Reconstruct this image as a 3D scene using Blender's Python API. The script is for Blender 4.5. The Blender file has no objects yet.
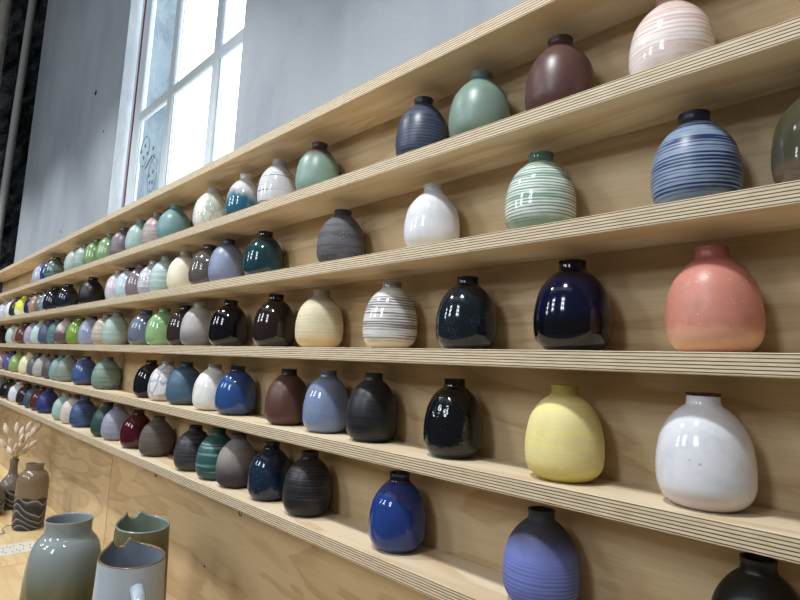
import bpy, bmesh, math, random
from math import pi, sin, cos
from mathutils import Vector, Matrix
import numpy as np

SC = bpy.context.scene
COL = SC.collection
random.seed(7)
# light levels
LAMPX = (-0.42, -1.50, -2.60, -3.60, -4.45)
LAMPW = 19.5
LAMPC = (0.95, 0.98, 1.0)
PANEW = 3.7
FILLW = 13.0
AMB = (0.09, 0.087, 0.087)
EXPO = 0.0

# ---- measured layout (metres, eye at the origin, X along the shelves, Y into the wall, Z up) ----
YF = 0.5664            # front edge of the shelves
DEP = 0.0981           # shelf depth
YP = YF + DEP          # face of the back panel
TH = 0.0210            # plywood thickness
YW = YP + 0.018        # face of the plaster wall
SZ = {0: 0.4792, 1: 0.3267, 2: 0.1767, 3: 0.0267, 4: -0.1233, 5: -0.2733}   # tops of the boards
ZT = -0.67             # table top
ZF = -1.50             # floor
XJ = -2.08             # joint between the two shelf units
XL, XR = -4.72, 0.75   # ends of the shelving

# ------------------------------------------------------------------ helpers
def lin(c):
    c = c / 255.0
    return c / 12.92 if c <= 0.04045 else ((c + 0.055) / 1.055) ** 2.4
def hexc(h, a=1.0):
    return (lin(int(h[0:2], 16)), lin(int(h[2:4], 16)), lin(int(h[4:6], 16)), a)

def link(o, parent=None):
    COL.objects.link(o)
    if parent is not None:
        o.parent = parent
    return o
def obj(name, bm, mats, parent=None, smooth=False):
    me = bpy.data.meshes.new(name)
    bmesh.ops.recalc_face_normals(bm, faces=bm.faces[:])
    bm.to_mesh(me); bm.free()
    for m in (mats if isinstance(mats, (list, tuple)) else [mats]):
        me.materials.append(m)
    if smooth:
        me.polygons.foreach_set('use_smooth', [True] * len(me.polygons))
    o = bpy.data.objects.new(name, me)
    return link(o, parent)
def tag(o, label=None, cat=None, group=None, kind=None):
    if label: o['label'] = label
    if cat: o['category'] = cat
    if group: o['group'] = group
    if kind: o['kind'] = kind
    return o
def empty(name, loc, rz=0.0):
    o = bpy.data.objects.new(name, None)
    o.empty_display_size = 0.02
    o.location = loc; o.rotation_euler = (0, 0, rz)
    return link(o)
def add_box(bm, x0, x1, y0, y1, z0, z1, edge_front=None, bevel=0.0):
    vs = [bm.verts.new((x, y, z)) for x in (x0, x1) for y in (y0, y1) for z in (z0, z1)]
    idx = [(0, 1, 3, 2), (4, 6, 7, 5), (0, 4, 5, 1), (2, 3, 7, 6), (0, 2, 6, 4), (1, 5, 7, 3)]
    fs = [bm.faces.new([vs[i] for i in q]) for q in idx]
    if edge_front is not None:
        for f in (fs[0], fs[1], fs[2], fs[3]):
            f.material_index = edge_front
    return fs
def box(name, x0, x1, y0, y1, z0, z1, mats, parent=None, edge=None, bevel=0.0):
    bm = bmesh.new()
    add_box(bm, x0, x1, y0, y1, z0, z1, edge)
    o = obj(name, bm, mats, parent)
    if bevel:
        md = o.modifiers.new('bevel', 'BEVEL'); md.width = bevel; md.segments = 2; md.limit_method = 'ANGLE'
    return o
def add_tube(bm, pts, rad, seg=10, cap=True):
    pts = [Vector(p) for p in pts]
    rads = rad if isinstance(rad, (list, tuple)) else [rad] * len(pts)
    rings = []
    prev = None
    for i, p in enumerate(pts):
        a = pts[max(i - 1, 0)]; b = pts[min(i + 1, len(pts) - 1)]
        t = (b - a).normalized()
        if prev is None:
            n = t.orthogonal().normalized()
        else:
            n = (prev - t * prev.dot(t))
            n = n.normalized() if n.length > 1e-6 else t.orthogonal().normalized()
        prev = n
        bn = t.cross(n)
        rings.append([bm.verts.new(p + (n * cos(2 * pi * k / seg) + bn * sin(2 * pi * k / seg)) * rads[i]) for k in range(seg)])
    for r0, r1 in zip(rings, rings[1:]):
        for k in range(seg):
            bm.faces.new((r0[k], r0[(k + 1) % seg], r1[(k + 1) % seg], r1[k]))
    if cap:
        bm.faces.new(rings[0]); bm.faces.new(rings[-1])
def add_lathe(bm, prof, seg=48, zfun=None):
    """prof: list of (r, z) from one end to the other; r == 0 closes the end"""
    rings = []
    for r, z in prof:
        if r < 1e-6:
            rings.append([bm.verts.new((0, 0, z))])
        else:
            ring = []
            for k in range(seg):
                a = 2 * pi * k / seg
                zz = z + (zfun(a, z) if zfun else 0.0)
                ring.append(bm.verts.new((r * cos(a), r * sin(a), zz)))
            rings.append(ring)
    for r0, r1 in zip(rings, rings[1:]):
        for k in range(seg):
            k2 = (k + 1) % seg
            if len(r0) == 1 and len(r1) == 1: continue
            if len(r0) == 1: bm.faces.new((r0[0], r1[k2], r1[k]))
            elif len(r1) == 1: bm.faces.new((r0[k], r0[k2], r1[0]))
            else: bm.faces.new((r0[k], r0[k2], r1[k2], r1[k]))
def smooth_prof(pts, n):
    """Catmull-Rom through (h, r) control points, n samples"""
    P = [pts[0]] + list(pts) + [pts[-1]]
    out = []
    segs = len(pts) - 1
    for i in range(n + 1):
        u = i / n * segs
        k = min(int(u), segs - 1); t = u - k
        p0, p1, p2, p3 = P[k], P[k + 1], P[k + 2], P[k + 3]
        out.append(tuple(0.5 * (2 * p1[j] + (p2[j] - p0[j]) * t + (2 * p0[j] - 5 * p1[j] + 4 * p2[j] - p3[j]) * t * t
                                + (3 * p1[j] - p0[j] - 3 * p2[j] + p3[j]) * t ** 3) for j in (0, 1)))
    return out

# ------------------------------------------------------------------ node helpers
class NT:
    def __init__(s, name):
        s.m = bpy.data.materials.new(name); s.m.use_nodes = True
        s.t = s.m.node_tree; s.t.nodes.clear()
        s.out = s.t.nodes.new('ShaderNodeOutputMaterial')
        s.b = s.t.nodes.new('ShaderNodeBsdfPrincipled')
        s.t.links.new(s.b.outputs[0], s.out.inputs[0])
    def n(s, typ, **kw):
        nd = s.t.nodes.new(typ)
        for k, v in kw.items(): setattr(nd, k, v)
        return nd
    def put(s, sock, v):
        if hasattr(v, 'links') or isinstance(v, bpy.types.NodeSocket): s.t.links.new(v, sock)
        else: sock.default_value = v
    def math(s, op, a, b=0.0, c=None, clamp=False):
        nd = s.n('ShaderNodeMath', operation=op); nd.use_clamp = clamp
        s.put(nd.inputs[0], a); s.put(nd.inputs[1], b)
        if c is not None: s.put(nd.inputs[2], c)
        return nd.outputs[0]
    def step(s, x, lo, hi, inv=False):
        nd = s.n('ShaderNodeMapRange', interpolation_type='SMOOTHSTEP')
        s.put(nd.inputs[0], x); nd.inputs[1].default_value = lo; nd.inputs[2].default_value = hi
        nd.inputs[3].default_value = 1.0 if inv else 0.0; nd.inputs[4].default_value = 0.0 if inv else 1.0
        return nd.outputs[0]
    def mix(s, f, a, b, blend='MIX'):
        nd = s.n('ShaderNodeMix', data_type='RGBA', blend_type=blend)
        s.put(nd.inputs[0], f); s.put(nd.inputs[6], a); s.put(nd.inputs[7], b)
        return nd.outputs[2]
    def coord(s, scale=(1, 1, 1), off=(0, 0, 0), kind='Object'):
        tc = s.n('ShaderNodeTexCoord')
        mp = s.n('ShaderNodeMapping')
        mp.inputs['Scale'].default_value = scale; mp.inputs['Location'].default_value = off
        s.t.links.new(tc.outputs[kind], mp.inputs[0])
        return mp.outputs[0]
    def noise(s, vec, scale=1.0, detail=3.0, rough=0.5, dist=0.0):
        nd = s.n('ShaderNodeTexNoise')
        s.put(nd.inputs['Vector'], vec); nd.inputs['Scale'].default_value = scale
        nd.inputs['Detail'].default_value = detail; nd.inputs['Roughness'].default_value = rough
        nd.inputs['Distortion'].default_value = dist
        return nd.outputs[0]
    def bump(s, h, strength=0.2, dist=0.002):
        nd = s.n('ShaderNodeBump'); nd.inputs['Strength'].default_value = strength
        nd.inputs['Distance'].default_value = dist
        s.put(nd.inputs['Height'], h); s.t.links.new(nd.outputs[0], s.b.inputs['Normal'])
    def fin(s, col, rough=0.5, spec=None, coat=None):
        s.put(s.b.inputs['Base Color'], col); s.put(s.b.inputs['Roughness'], rough)
        if spec is not None: s.b.inputs['Specular IOR Level'].default_value = spec
        if coat: s.b.inputs['Coat Weight'].default_value = coat; s.b.inputs['Coat Roughness'].default_value = 0.04
        return s.m

# ------------------------------------------------------------------ materials of the place
def wood_face(name, c_light, c_dark, along=0, off=(0, 0, 0), rough=0.55):
    """rotary-cut birch veneer: long grain along X, soft cathedral figure and fine pores"""
    s = NT(name)
    sc = [14.0, 14.0, 14.0]; sc[along] = 1.6
    v = s.coord(tuple(sc), off)
    warp = s.noise(s.coord((2.2, 5, 5), off), 1.0, 2.0)
    big = s.noise(v, 0.55, 3.0, 0.5, 1.2)
    rings = s.math('FRACT', s.math('MULTIPLY', s.math('ADD', big, s.math('MULTIPLY', warp, 0.6)), 5.0))
    ringm = s.math('MULTIPLY', s.math('MULTIPLY', s.step(rings, 0.3, 0.9), s.step(rings, 0.9, 1.0, True)), 0.30)
    sf = [420.0, 420.0, 420.0]; sf[along] = 16.0
    fine = s.noise(s.coord(tuple(sf), off), 1.0, 2.0)
    blotch = s.noise(s.coord((1.7, 2.5, 2.5), off), 1.3, 3.0, 0.6)
    f = s.math('ADD', s.math('MULTIPLY', blotch, 0.75), ringm)
    f = s.math('ADD', f, s.math('MULTIPLY', s.math('SUBTRACT', fine, 0.5), 0.45), clamp=True)
    col = s.mix(f, hexc(c_light), hexc(c_dark))
    s.bump(fine, 0.06, 0.001)
    return s.fin(col, rough, 0.35)
def ply_edge(name, off=(0, 0, 0)):
    """stacked plies: pale layers with thin brown glue and end-grain layers between"""
    s = NT(name)
    tc = s.n('ShaderNodeTexCoord'); sp = s.n('ShaderNodeSeparateXYZ')
    s.t.links.new(tc.outputs['Object'], sp.inputs[0])
    wob = s.noise(s.coord((5, 5, 60), off), 1.0, 2.0)
    zz = s.math('ADD', s.math('MULTIPLY', sp.outputs[2], 6.0 / TH), s.math('MULTIPLY', wob, 0.14))
    ph = s.math('FRACT', s.math('ADD', zz, 60.15))
    dark = s.math('MULTIPLY', s.step(ph, 0.58, 0.68), s.step(ph, 0.88, 0.98, True))
    grain = s.noise(s.coord((40, 40, 900), off), 1.0, 3.0, 0.6)
    seg = s.noise(s.coord((7, 7, 300), off), 1.0, 1.0)
    dark = s.math('MULTIPLY', dark, s.math('ADD', 0.55, s.math('MULTIPLY', seg, 0.9)), clamp=True)
    pale = s.mix(s.step(grain, 0.3, 0.8), hexc('d6c8ae'), hexc('b7a381'))
    col = s.mix(dark, pale, hexc('4b3527'))
    gap = s.math('MULTIPLY', s.step(s.noise(s.coord((26, 26, 170), off), 1.0, 0.0), 0.775, 0.80), dark)
    col = s.mix(gap, col, hexc('17110d'))
    return s.fin(col, 0.65, 0.25)
M_BOARD = wood_face('birch_board', 'eadfc8', 'bd9e70')
M_BOARD2 = wood_face('birch_board_b', 'e9ddc5', 'bb9b6d', off=(3.1, 1.7, 0.4))
M_PANEL = wood_face('birch_panel', 'd8c29c', 'a6875d', off=(7.0, 2.0, 5.0))
M_PANEL2 = wood_face('birch_panel_b', 'dac49e', 'a8895f', off=(1.0, 6.0, 9.0))
M_TABLE = wood_face('table_veneer', 'ead4a8', 'c9a570', off=(5.0, 3.0, 1.0), rough=0.4)
M_EDGE = ply_edge('ply_edge')

def plaster(name, a, b, c, scale=1.0):
    s = NT(name)
    blot = s.noise(s.coord((1.6, 1.6, 0.9), (2, 0, 3)), 1.6 * scale, 5.0, 0.62, 0.4)
    fine = s.noise(s.coord((1, 1, 1)), 90.0, 4.0, 0.6)
    streak = s.noise(s.coord((9, 9, 0.7), (1, 4, 0)), 1.0, 3.0)
    col = s.mix(s.step(blot, 0.35, 0.7), hexc(a), hexc(b))
    col = s.mix(s.math('MULTIPLY', s.step(streak, 0.5, 0.8), 0.35), col, hexc(c))
    h = s.math('ADD', s.math('MULTIPLY', blot, 1.5), s.math('MULTIPLY', fine, 0.35))
    s.bump(h, 0.5, 0.008)
    return s.fin(col, 0.85, 0.2)
M_WALL = plaster('grey_plaster', '90959a', '82888f', '9a9ea2')
def stone():
    s = NT('dark_rubble')
    n1 = s.noise(s.coord((1, 1, 1)), 5.0, 6.0, 0.65, 0.6)
    n2 = s.noise(s.coord((1, 1, 1), (3, 3, 3)), 26.0, 4.0, 0.6)
    col = s.mix(s.step(n1, 0.38, 0.66), hexc('22262a'), hexc('4c5256'))
    col = s.mix(s.math('MULTIPLY', s.step(n2, 0.55, 0.75), 0.5), col, hexc('757a7c'))
    s.bump(s.math('ADD', n1, s.math('MULTIPLY', n2, 0.5)), 0.9, 0.05)
    return s.fin(col, 0.95, 0.1)
M_STONE = stone()
def plain(name, h, rough=0.5, metal=0.0, spec=None, var=0.12, scale=30.0):
    s = NT(name)
    n = s.noise(s.coord((1, 1, 1)), scale, 3.0)
    dk = [x * (1 - var * 2) for x in hexc(h)[:3]] + [1]
    s.b.inputs['Metallic'].default_value = metal
    return s.fin(s.mix(n, hexc(h), dk), rough, spec)
M_PIPE = plain('grey_pipe_paint', '9b9c9a', 0.5)
M_PIPE2 = plain('tan_pipe_paint', 'a8a394', 0.6)
M_FRAME = plain('white_window_paint', 'bcc4c9', 0.5, var=0.04)
M_RUST = plain('red_oxide_line', '7c3a38', 0.7)
M_INK = plain('black_ink', '22242a', 0.6)
M_FLOOR = plain('concrete_floor', '77746e', 0.7, scale=4.0)
M_JOINTSHADE = plain('joint_shade', '2a2019', 0.8)
M_HOOK = plain('black_iron', '1a1817', 0.4, 0.6)
M_PAPER = plain('white_card', 'd6d1c6', 0.7, var=0.03)
M_WIRE = plain('dull_wire', '6d6a66', 0.4, 0.7)
M_STRAW = plain('straw_stem', 'c9b27c', 0.7)
def fluff():
    s = NT('bunny_tail_fluff')
    n = s.noise(s.coord((1, 1, 1)), 400.0, 3.0, 0.7)
    s.bump(n, 0.8, 0.003)
    s.b.inputs['Sheen Weight'].default_value = 0.4
    return s.fin(s.mix(n, hexc('f4e9dc'), hexc('e0c8b0')), 0.9, 0.1)
M_FLUFF = fluff()
def glass():
    m = bpy.data.materials.new('window_glass'); m.use_nodes = True
    t = m.node_tree; t.nodes.clear()
    o = t.nodes.new('ShaderNodeOutputMaterial'); mx = t.nodes.new('ShaderNodeMixShader')
    tr = t.nodes.new('ShaderNodeBsdfTransparent'); gl = t.nodes.new('ShaderNodeBsdfGlossy')
    gl.inputs['Roughness'].default_value = 0.02; tr.inputs[0].default_value = (0.95, 0.97, 0.97, 1)
    mx.inputs[0].default_value = 0.05
    t.links.new(tr.outputs[0], mx.inputs[1]); t.links.new(gl.outputs[0], mx.inputs[2])
    t.links.new(mx.outputs[0], o.inputs[0])
    return m
M_GLASS = glass()

def tone(h, sat=0.80):
    # glaze colours as bare albedo: a little greyer and darker than they look when lit
    v = [int(h[k:k + 2], 16) for k in (0, 2, 4)]
    l = 0.3 * v[0] + 0.59 * v[1] + 0.11 * v[2]
    f = 0.70 + 0.26 * min(1.0, l / 190.0)
    return ''.join('%02x' % max(0, min(255, round((l + (x - l) * sat) * f))) for x in v)
FIN = {'g': (0.09, 0.55), 's': (0.38, 0.40), 'm': (0.68, 0.3)}
def glaze(idx, H, c, f='g', nk=None, n0=0.78, n1=0.92, ft=None, fh=0.12, b=None, bk=150, bt=0.5, ba=0.6, bh=None,
          s=None, ss=300, st=0.3, c2=None, c2s=30, d=None, dh=0.5, g=None, g0=0.3, g1=0.6, bumpn=0):
    q = NT('glaze'); off = (idx * 1.37 % 9, idx * 2.11 % 7, idx * 0.73 % 5)
    tc = q.n('ShaderNodeTexCoord'); sp = q.n('ShaderNodeSeparateXYZ')
    q.t.links.new(tc.outputs['Object'], sp.inputs[0])
    h = q.math('DIVIDE', sp.outputs[2], H)
    if nk and n0 == 0.78 and n1 == 0.92:
        nk = ''.join('%02x' % round(int(nk[k:k + 2], 16) * 0.55 + int(c[k:k + 2], 16) * 0.45) for k in (0, 2, 4))  # neck tints hold shelf shade besides real glaze; blended towards the body colour
    c, nk, ft, b, s, c2, d, g = [tone(u) if u else u for u in (c, nk, ft, b, s, c2, d, g)]
    base = hexc(c)
    mott = q.noise(q.coord((1, 1, 1), off), 38.0, 4.0, 0.6)
    hw = q.math('ADD', h, q.math('MULTIPLY', q.math('SUBTRACT', mott, 0.5), 0.16))
    dk = [x * 0.72 for x in base[:3]] + [1]
    col = q.mix(q.math('MULTIPLY', q.step(mott, 0.4, 0.75), 0.55), base, dk)
    if g: col = q.mix(q.step(hw, g0, g1, True), col, hexc(g))
    if d:
        drip = q.noise(q.coord((1, 1, 0.7), off), 17.0, 3.0)
        hd = q.math('ADD', h, q.math('MULTIPLY', q.math('SUBTRACT', drip, 0.5), 1.1))
        dc = q.mix(mott, hexc(d), [x * 0.55 for x in hexc(d)[:3]] + [1])
        col = q.mix(q.step(hd, dh - 0.22, dh + 0.18, True), col, dc)
    bands = None
    if b:
        bands = q.noise(q.coord((5, 5, bk), off), 1.0, 3.0, 0.65, 0.15)
        if bk >= 200:   # wheel-turned rings: a fine regular pitch broken up by slower noise
            tw = q.noise(q.coord((9, 9, 30), off), 1.0, 2.0)
            ph = q.math('ADD', q.math('MULTIPLY', sp.outputs[2], bk * 0.75 * 2 * pi), q.math('MULTIPLY', tw, 9.0))
            slow = q.noise(q.coord((5, 5, bk * 0.5), off), 1.0, 4.0, 0.7)
            bands = q.math('ADD', q.math('MULTIPLY', q.math('SINE', ph), 0.10), slow)
        fac = q.math('MULTIPLY', q.step(bands, bt - 0.05, bt + 0.06), ba)
        if bh is not None:
            fac = q.math('MULTIPLY', fac, q.step(hw, abs(bh) - 0.15, abs(bh) + 0.15, bh < 0))
        col = q.mix(fac, col, hexc(b))
    if s:
        vo = q.n('ShaderNodeTexVoronoi'); q.put(vo.inputs['Vector'], q.coord((1, 1, 1), off)); vo.inputs['Scale'].default_value = ss
        gate = q.step(q.noise(q.coord((1, 1, 1), off), 60.0, 2.0), 0.42, 0.6)
        col = q.mix(q.math('MULTIPLY', q.step(vo.outputs['Distance'], st * 0.6, st * 1.2, True), gate), col, hexc(s))
    if c2:
        wv = q.n('ShaderNodeVectorMath', operation='ADD'); wn = q.n('ShaderNodeTexNoise'); wn.inputs['Scale'].default_value = 28.0
        q.put(wn.inputs['Vector'], q.coord((1, 1, 1), off)); ws = q.n('ShaderNodeVectorMath', operation='SCALE'); ws.inputs['Scale'].default_value = 0.035
        q.t.links.new(wn.outputs['Color'], ws.inputs[0]); q.put(wv.inputs[0], q.coord((1, 1, 0.8), off)); q.t.links.new(ws.outputs[0], wv.inputs[1])
        vo = q.n('ShaderNodeTexVoronoi', feature='DISTANCE_TO_EDGE'); vo.inputs['Scale'].default_value = c2s
        q.put(vo.inputs['Vector'], wv.outputs[0])
        vo2 = q.n('ShaderNodeTexVoronoi'); vo2.inputs['Scale'].default_value = c2s
        q.put(vo2.inputs['Vector'], wv.outputs[0])
        pr = q.n('ShaderNodeSeparateColor'); q.t.links.new(vo2.outputs['Color'], pr.inputs[0])
        col = q.mix(q.math('MULTIPLY', q.step(pr.outputs[0], 0.4, 1.0), 0.35), col, hexc(c2))
        col = q.mix(q.math('MULTIPLY', q.step(vo.outputs['Distance'], 0.02, 0.10, True), 0.75), col, hexc(c2))
    if ft: col = q.mix(q.step(hw, fh - 0.07, fh + 0.07, True), col, hexc(ft))
    if nk:
        hn = q.math('ADD', h, q.math('MULTIPLY', q.math('SUBTRACT', mott, 0.5), min(0.06, n1 - n0)))
        col = q.mix(q.step(hn, n0, n1), col, hexc(nk))
    ro, spc = FIN[f]
    if bumpn:
        vb = q.n('ShaderNodeTexVoronoi'); q.put(vb.inputs['Vector'], q.coord((1, 1, 1), off)); vb.inputs['Scale'].default_value = 260
        q.bump(vb.outputs['Distance'], 0.2, 0.0012)
    elif bands is not None and f != 'g': q.bump(bands, 0.12 if bk >= 200 else 0.22, 0.0012)
    elif f == 'm' or f == 's': q.bump(q.noise(q.coord((1, 1, 1), off), 300.0, 3.0), 0.08, 0.001)
    else: q.bump(q.noise(q.coord((1, 1, 1), off), 90.0, 2.0), 0.05, 0.001)
    return q.fin(col, ro, spc)

# ------------------------------------------------------------------ the setting
bm = bmesh.new()
WX0, WX1, WZ0, WZ1 = -2.525, -1.411, 0.40, 2.15
WXE, WBK = -4.53, YW + 0.235
for (a, b_, c_, d_) in ((WXE, WX0, ZF, 4.0), (WX1, 4.5, ZF, 4.0), (WX0, WX1, ZF, WZ0), (WX0, WX1, WZ1, 4.0)):
    add_box(bm, a, b_, YW, WBK, c_, d_)
bmesh.ops.remove_doubles(bm, verts=bm.verts[:], dist=1e-5)
tag(obj('wall_back', bm, M_WALL), kind='structure')
bm = bmesh.new()
# rough dark side wall, displaced
nx, nz = 60, 90
grid = {}
for i in range(nx + 1):
    for j in range(nz + 1):
        y = -2.2 + (WBK + 2.2) * i / nx; z = ZF + 5.5 * j / nz
        dx = 0.05 * (sin(7.3 * y + 3 * sin(4 * z)) * cos(6.1 * z + 2 * sin(5 * y)) + 0.6 * random.uniform(-1, 1))
        grid[i, j] = bm.verts.new((-5.04 + dx, y, z))
for i in range(nx):
    for j in range(nz):
        bm.faces.new((grid[i, j], grid[i + 1, j], grid[i + 1, j + 1], grid[i, j + 1]))
tag(obj('wall_left', bm, M_STONE, smooth=False), kind='structure')
tag(box('wall_corner', -5.3, WXE, WBK - 0.03, WBK, ZF, 4.0, M_STONE), kind='structure')
tag(box('floor', -5.3, 4.5, -2.2, WBK, ZF - 0.1, ZF, M_FLOOR), kind='structure')

bm = bmesh.new()
for x, z, r_ in ((-2.93, 1.262, 0.014), (-3.36, 1.10, 0.006), (-2.72, 1.005, 0.007), (-3.3, 0.62, 0.006)):
    vs_ = [bm.verts.new((x + r_ * (0.7 + 0.5 * random.random()) * cos(a), YW - 0.0012, z + r_ * (0.7 + 0.5 * random.random()) * sin(a))) for a in [k * pi / 4 for k in range(8)]]
    bb = [bm.verts.new((v.co.x, YW + 0.001, v.co.z)) for v in vs_]
    bm.faces.new(vs_)
    for k in range(8): bm.faces.new((vs_[k], vs_[(k + 1) % 8], bb[(k + 1) % 8], bb[k]))
tag(obj('wall_chips', bm, M_STONE), kind='structure')
# window, set a hand's width into the wall
yw = YW + 0.05
win = empty('window_1', (0, 0, 0)); tag(win, kind='structure')
bm = bmesh.new()
add_box(bm, -2.480, -2.407, yw, yw + 0.024, WZ0, WZ1)
add_box(bm, -1.440, -1.411, yw, yw + 0.024, WZ0, WZ1)
add_box(bm, -2.407, -1.440, yw, yw + 0.024, WZ0, 0.44)
add_box(bm, -2.407, -1.440, yw, yw + 0.024, WZ1 - 0.05, WZ1)
o = obj('window_frame', bm, M_FRAME, win)
md = o.modifiers.new('bevel', 'BEVEL'); md.width = 0.006; md.segments = 2; md.limit_method = 'ANGLE'
for x0, x1 in ((-2.116, -2.066), (-1.730, -1.684)):
    box('glazing_bar', x0, x1, yw + 0.002, yw + 0.020, 0.44, WZ1 - 0.05, M_FRAME, win, bevel=0.007)
for zc in (1.0, 1.57):
    box('glazing_bar', -2.407, -1.440, yw + 0.001, yw + 0.021, zc - 0.020, zc + 0.020, M_FRAME, win, bevel=0.007)
xs = [(-2.407, -2.116), (-2.066, -1.730), (-1.684, -1.440)]
zs = [(0.44, 0.98), (1.02, 1.55), (1.59, WZ1 - 0.05)]
for a, b_ in xs:
    for c_, d_ in zs:
        box('window_pane', a, b_, yw + 0.009, yw + 0.012, c_, d_, M_GLASS, win)
box('paint_line', -2.490, -2.480, yw - 0.002, yw + 0.004, WZ0, WZ1, M_RUST, win)
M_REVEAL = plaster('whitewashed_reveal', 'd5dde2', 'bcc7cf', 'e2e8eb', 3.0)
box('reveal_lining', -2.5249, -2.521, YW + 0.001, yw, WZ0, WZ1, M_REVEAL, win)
box('reveal_lining', -2.5249, -2.515, yw + 0.026, WBK, WZ0, WZ1, plaster('grey_outer_reveal', '87929a', '6f7a83', '98a2a9', 6.0), win)  # outer stretch of the reveal in a darker grey
# butterfly drawn on the lower left pane
bm = bmesh.new()
def bf(pts, r=0.0022):
    add_tube(bm, [(x, yw + 0.0075, z) for x, z in pts], r, 6)
def loop(cx, cz, rx, rz, rot, a0, a1, n=26, wob=0.12):
    out = []
    for k in range(n + 1):
        a = a0 + (a1 - a0) * k / n
        r = 1 + wob * sin(2 * a + 0.6)
        u, v = rx * r * cos(a), rz * r * sin(a)
        out.append((cx + u * cos(rot) - v * sin(rot), cz + u * sin(rot) + v * cos(rot)))
    return out
bf(loop(-2.318, 0.824, 0.050, 0.064, 0.35, -0.9, 5.0), 0.0013)
bf(loop(-2.204, 0.700, 0.046, 0.070, 0.25, 0.2, 6.1), 0.0013)
bf([(-2.288, 0.745), (-2.255, 0.765), (-2.221, 0.785)], 0.0028)
bf([(-2.235, 0.775), (-2.190, 0.740), (-2.160, 0.715)], 0.0012)
for x, z in ((-2.221, 0.813), (-2.204, 0.776), (-2.315, 0.848), (-2.358, 0.834), (-2.282, 0.808), (-2.322, 0.797), (-2.237, 0.704), (-2.197, 0.711), (-2.224, 0.673), (-2.196, 0.669)):
    bf([(x - 0.003, z - 0.009), (x, z), (x + 0.003, z + 0.009)], [0.001, 0.0042, 0.001])
tag(obj('butterfly_drawing', bm, plain('grey_ink', '54585d', 0.6), win), 'butterfly outline with dotted wings drawn in black on the pane')

# pipes in the corner
bm = bmesh.new(); add_tube(bm, [(-4.75, 0.605, ZF), (-4.75, 0.606, 1.0), (-4.75, 0.622, 2.5), (-4.75, 0.63, 3.6)], 0.026, 16)
pp = obj('vertical_pipe', bm, M_PIPE, smooth=True)
tag(pp, 'slim grey vertical pipe running up the corner beside the plaster wall', 'pipe')
pr = empty('service_pipe', (-4.84, 0.475, ZF))
bm = bmesh.new(); add_tube(bm, [(0, 0, 0), (0, 0, 4.9)], 0.034, 16); obj('pipe_tube', bm, M_PIPE2, pr, True)
for zz in (3.72, 2.0):
    bm = bmesh.new(); add_tube(bm, [(0, 0, zz), (0, 0, zz + 0.05)], 0.041, 16)
    add_box(bm, -0.065, -0.03, -0.02, 0.02, zz, zz + 0.05)
    obj('pipe_clamp', bm, M_PIPE, pr)
tag(pr, 'thicker tan pipe with a clamp against the dark rubble wall at top left', 'pipe')

# ------------------------------------------------------------------ shelving
def unit(x0, x1, label, boards_m, panel_spans):
    r = empty('wall_shelf', ((x0 + x1) / 2, YF, SZ[5] - TH))
    lx0, lx1 = x0 - r.location.x, x1 - r.location.x
    for k in range(6):
        z = SZ[k] - r.location.z
        bm = bmesh.new()
        add_box(bm, lx0 + 0.0014, lx1 - 0.0014, 0, DEP, -TH, 0, edge_front=1)
        # grain origin sits at the board's own underside
        bmesh.ops.translate(bm, verts=bm.verts[:], vec=(0, 0, TH))
        o = obj('top_board' if k == 0 else 'shelf_board', bm, [boards_m[k % 2], M_EDGE], r)
        o.location = (0, 0, z - TH)
        md = o.modifiers.new('bevel', 'BEVEL'); md.width = 0.0009; md.segments = 2; md.limit_method = 'ANGLE'
    for i, (a, b_) in enumerate(panel_spans):
        o = box('back_panel', a - r.location.x + 0.0022, b_ - r.location.x - 0.0022, DEP, DEP + 0.015,
                ZT - 0.03 - r.location.z, SZ[0] - 0.0006 - r.location.z, [M_PANEL if i == 0 else M_PANEL2], r)
    for a, b_ in panel_spans:
        if a > XL + 0.1:
            box('joint_shade_strip', a - r.location.x - 0.02, a - r.location.x + 0.02, DEP + 0.0151, DEP + 0.0175, ZT - 0.03 - r.location.z, SZ[0] - 0.001 - r.location.z, M_JOINTSHADE, r)  # added dark strip; its colour stands in for shade inside the joint
    tag(r, label, 'shelf', 'birch plywood wall shelves')
    return r
unit(XJ, XR, 'birch plywood shelving unit right of the vertical panel joint, five tiers of vases', (M_BOARD, M_BOARD2), [(XJ, XR)])
unit(XL, XJ, 'birch plywood shelving unit left of the vertical panel joint, below the window', (M_BOARD2, M_BOARD), [(-3.92, XJ), (XL, -3.92)])

# cup hooks under the bottom shelf
def hook_mesh():
    bm = bmesh.new()
    pts = [(0, 0, 0.0)] + [(0, 0, -0.008)] + [(0.0075 * (1 - cos(a)) - 0.0, 0.0, -0.010 - 0.0085 * sin(a)) for a in [i * pi / 10 for i in range(12)]]
    add_tube(bm, pts, 0.0013, 8)
    me = bpy.data.meshes.new('cup_hook'); bm.to_mesh(me); bm.free(); me.materials.append(M_HOOK)
    return me
hm = hook_mesh()
for x, lab in ((-1.034, 'small black cup hook under the bottom shelf, below the mottled navy vase'),
               (-1.474, 'small black cup hook under the bottom shelf, below the grey-brown matte vase'),
               (-2.727, 'small black cup hook under the far bottom shelf, above the dried grass')):
    o = bpy.data.objects.new('cup_hook', hm); link(o)
    o.location = (x, YF + 0.010, SZ[5] - TH); o.scale = (0.7, 0.7, 0.7); tag(o, lab, 'hook', 'cup hooks under the bottom shelf')
bm = bmesh.new(); add_lathe(bm, [(0, -0.0), (0.0025, 0.0), (0.0025, 0.001), (0.0012, 0.0025), (0.0, 0.0028)], 10)
o = obj('nail_head', bm, M_HOOK); o.location = (-1.337, YP - 0.0002, -0.505); o.rotation_euler = (pi / 2, 0, 0)
tag(o, 'tiny dark nail head in the lower plywood panel', 'nail')

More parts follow.
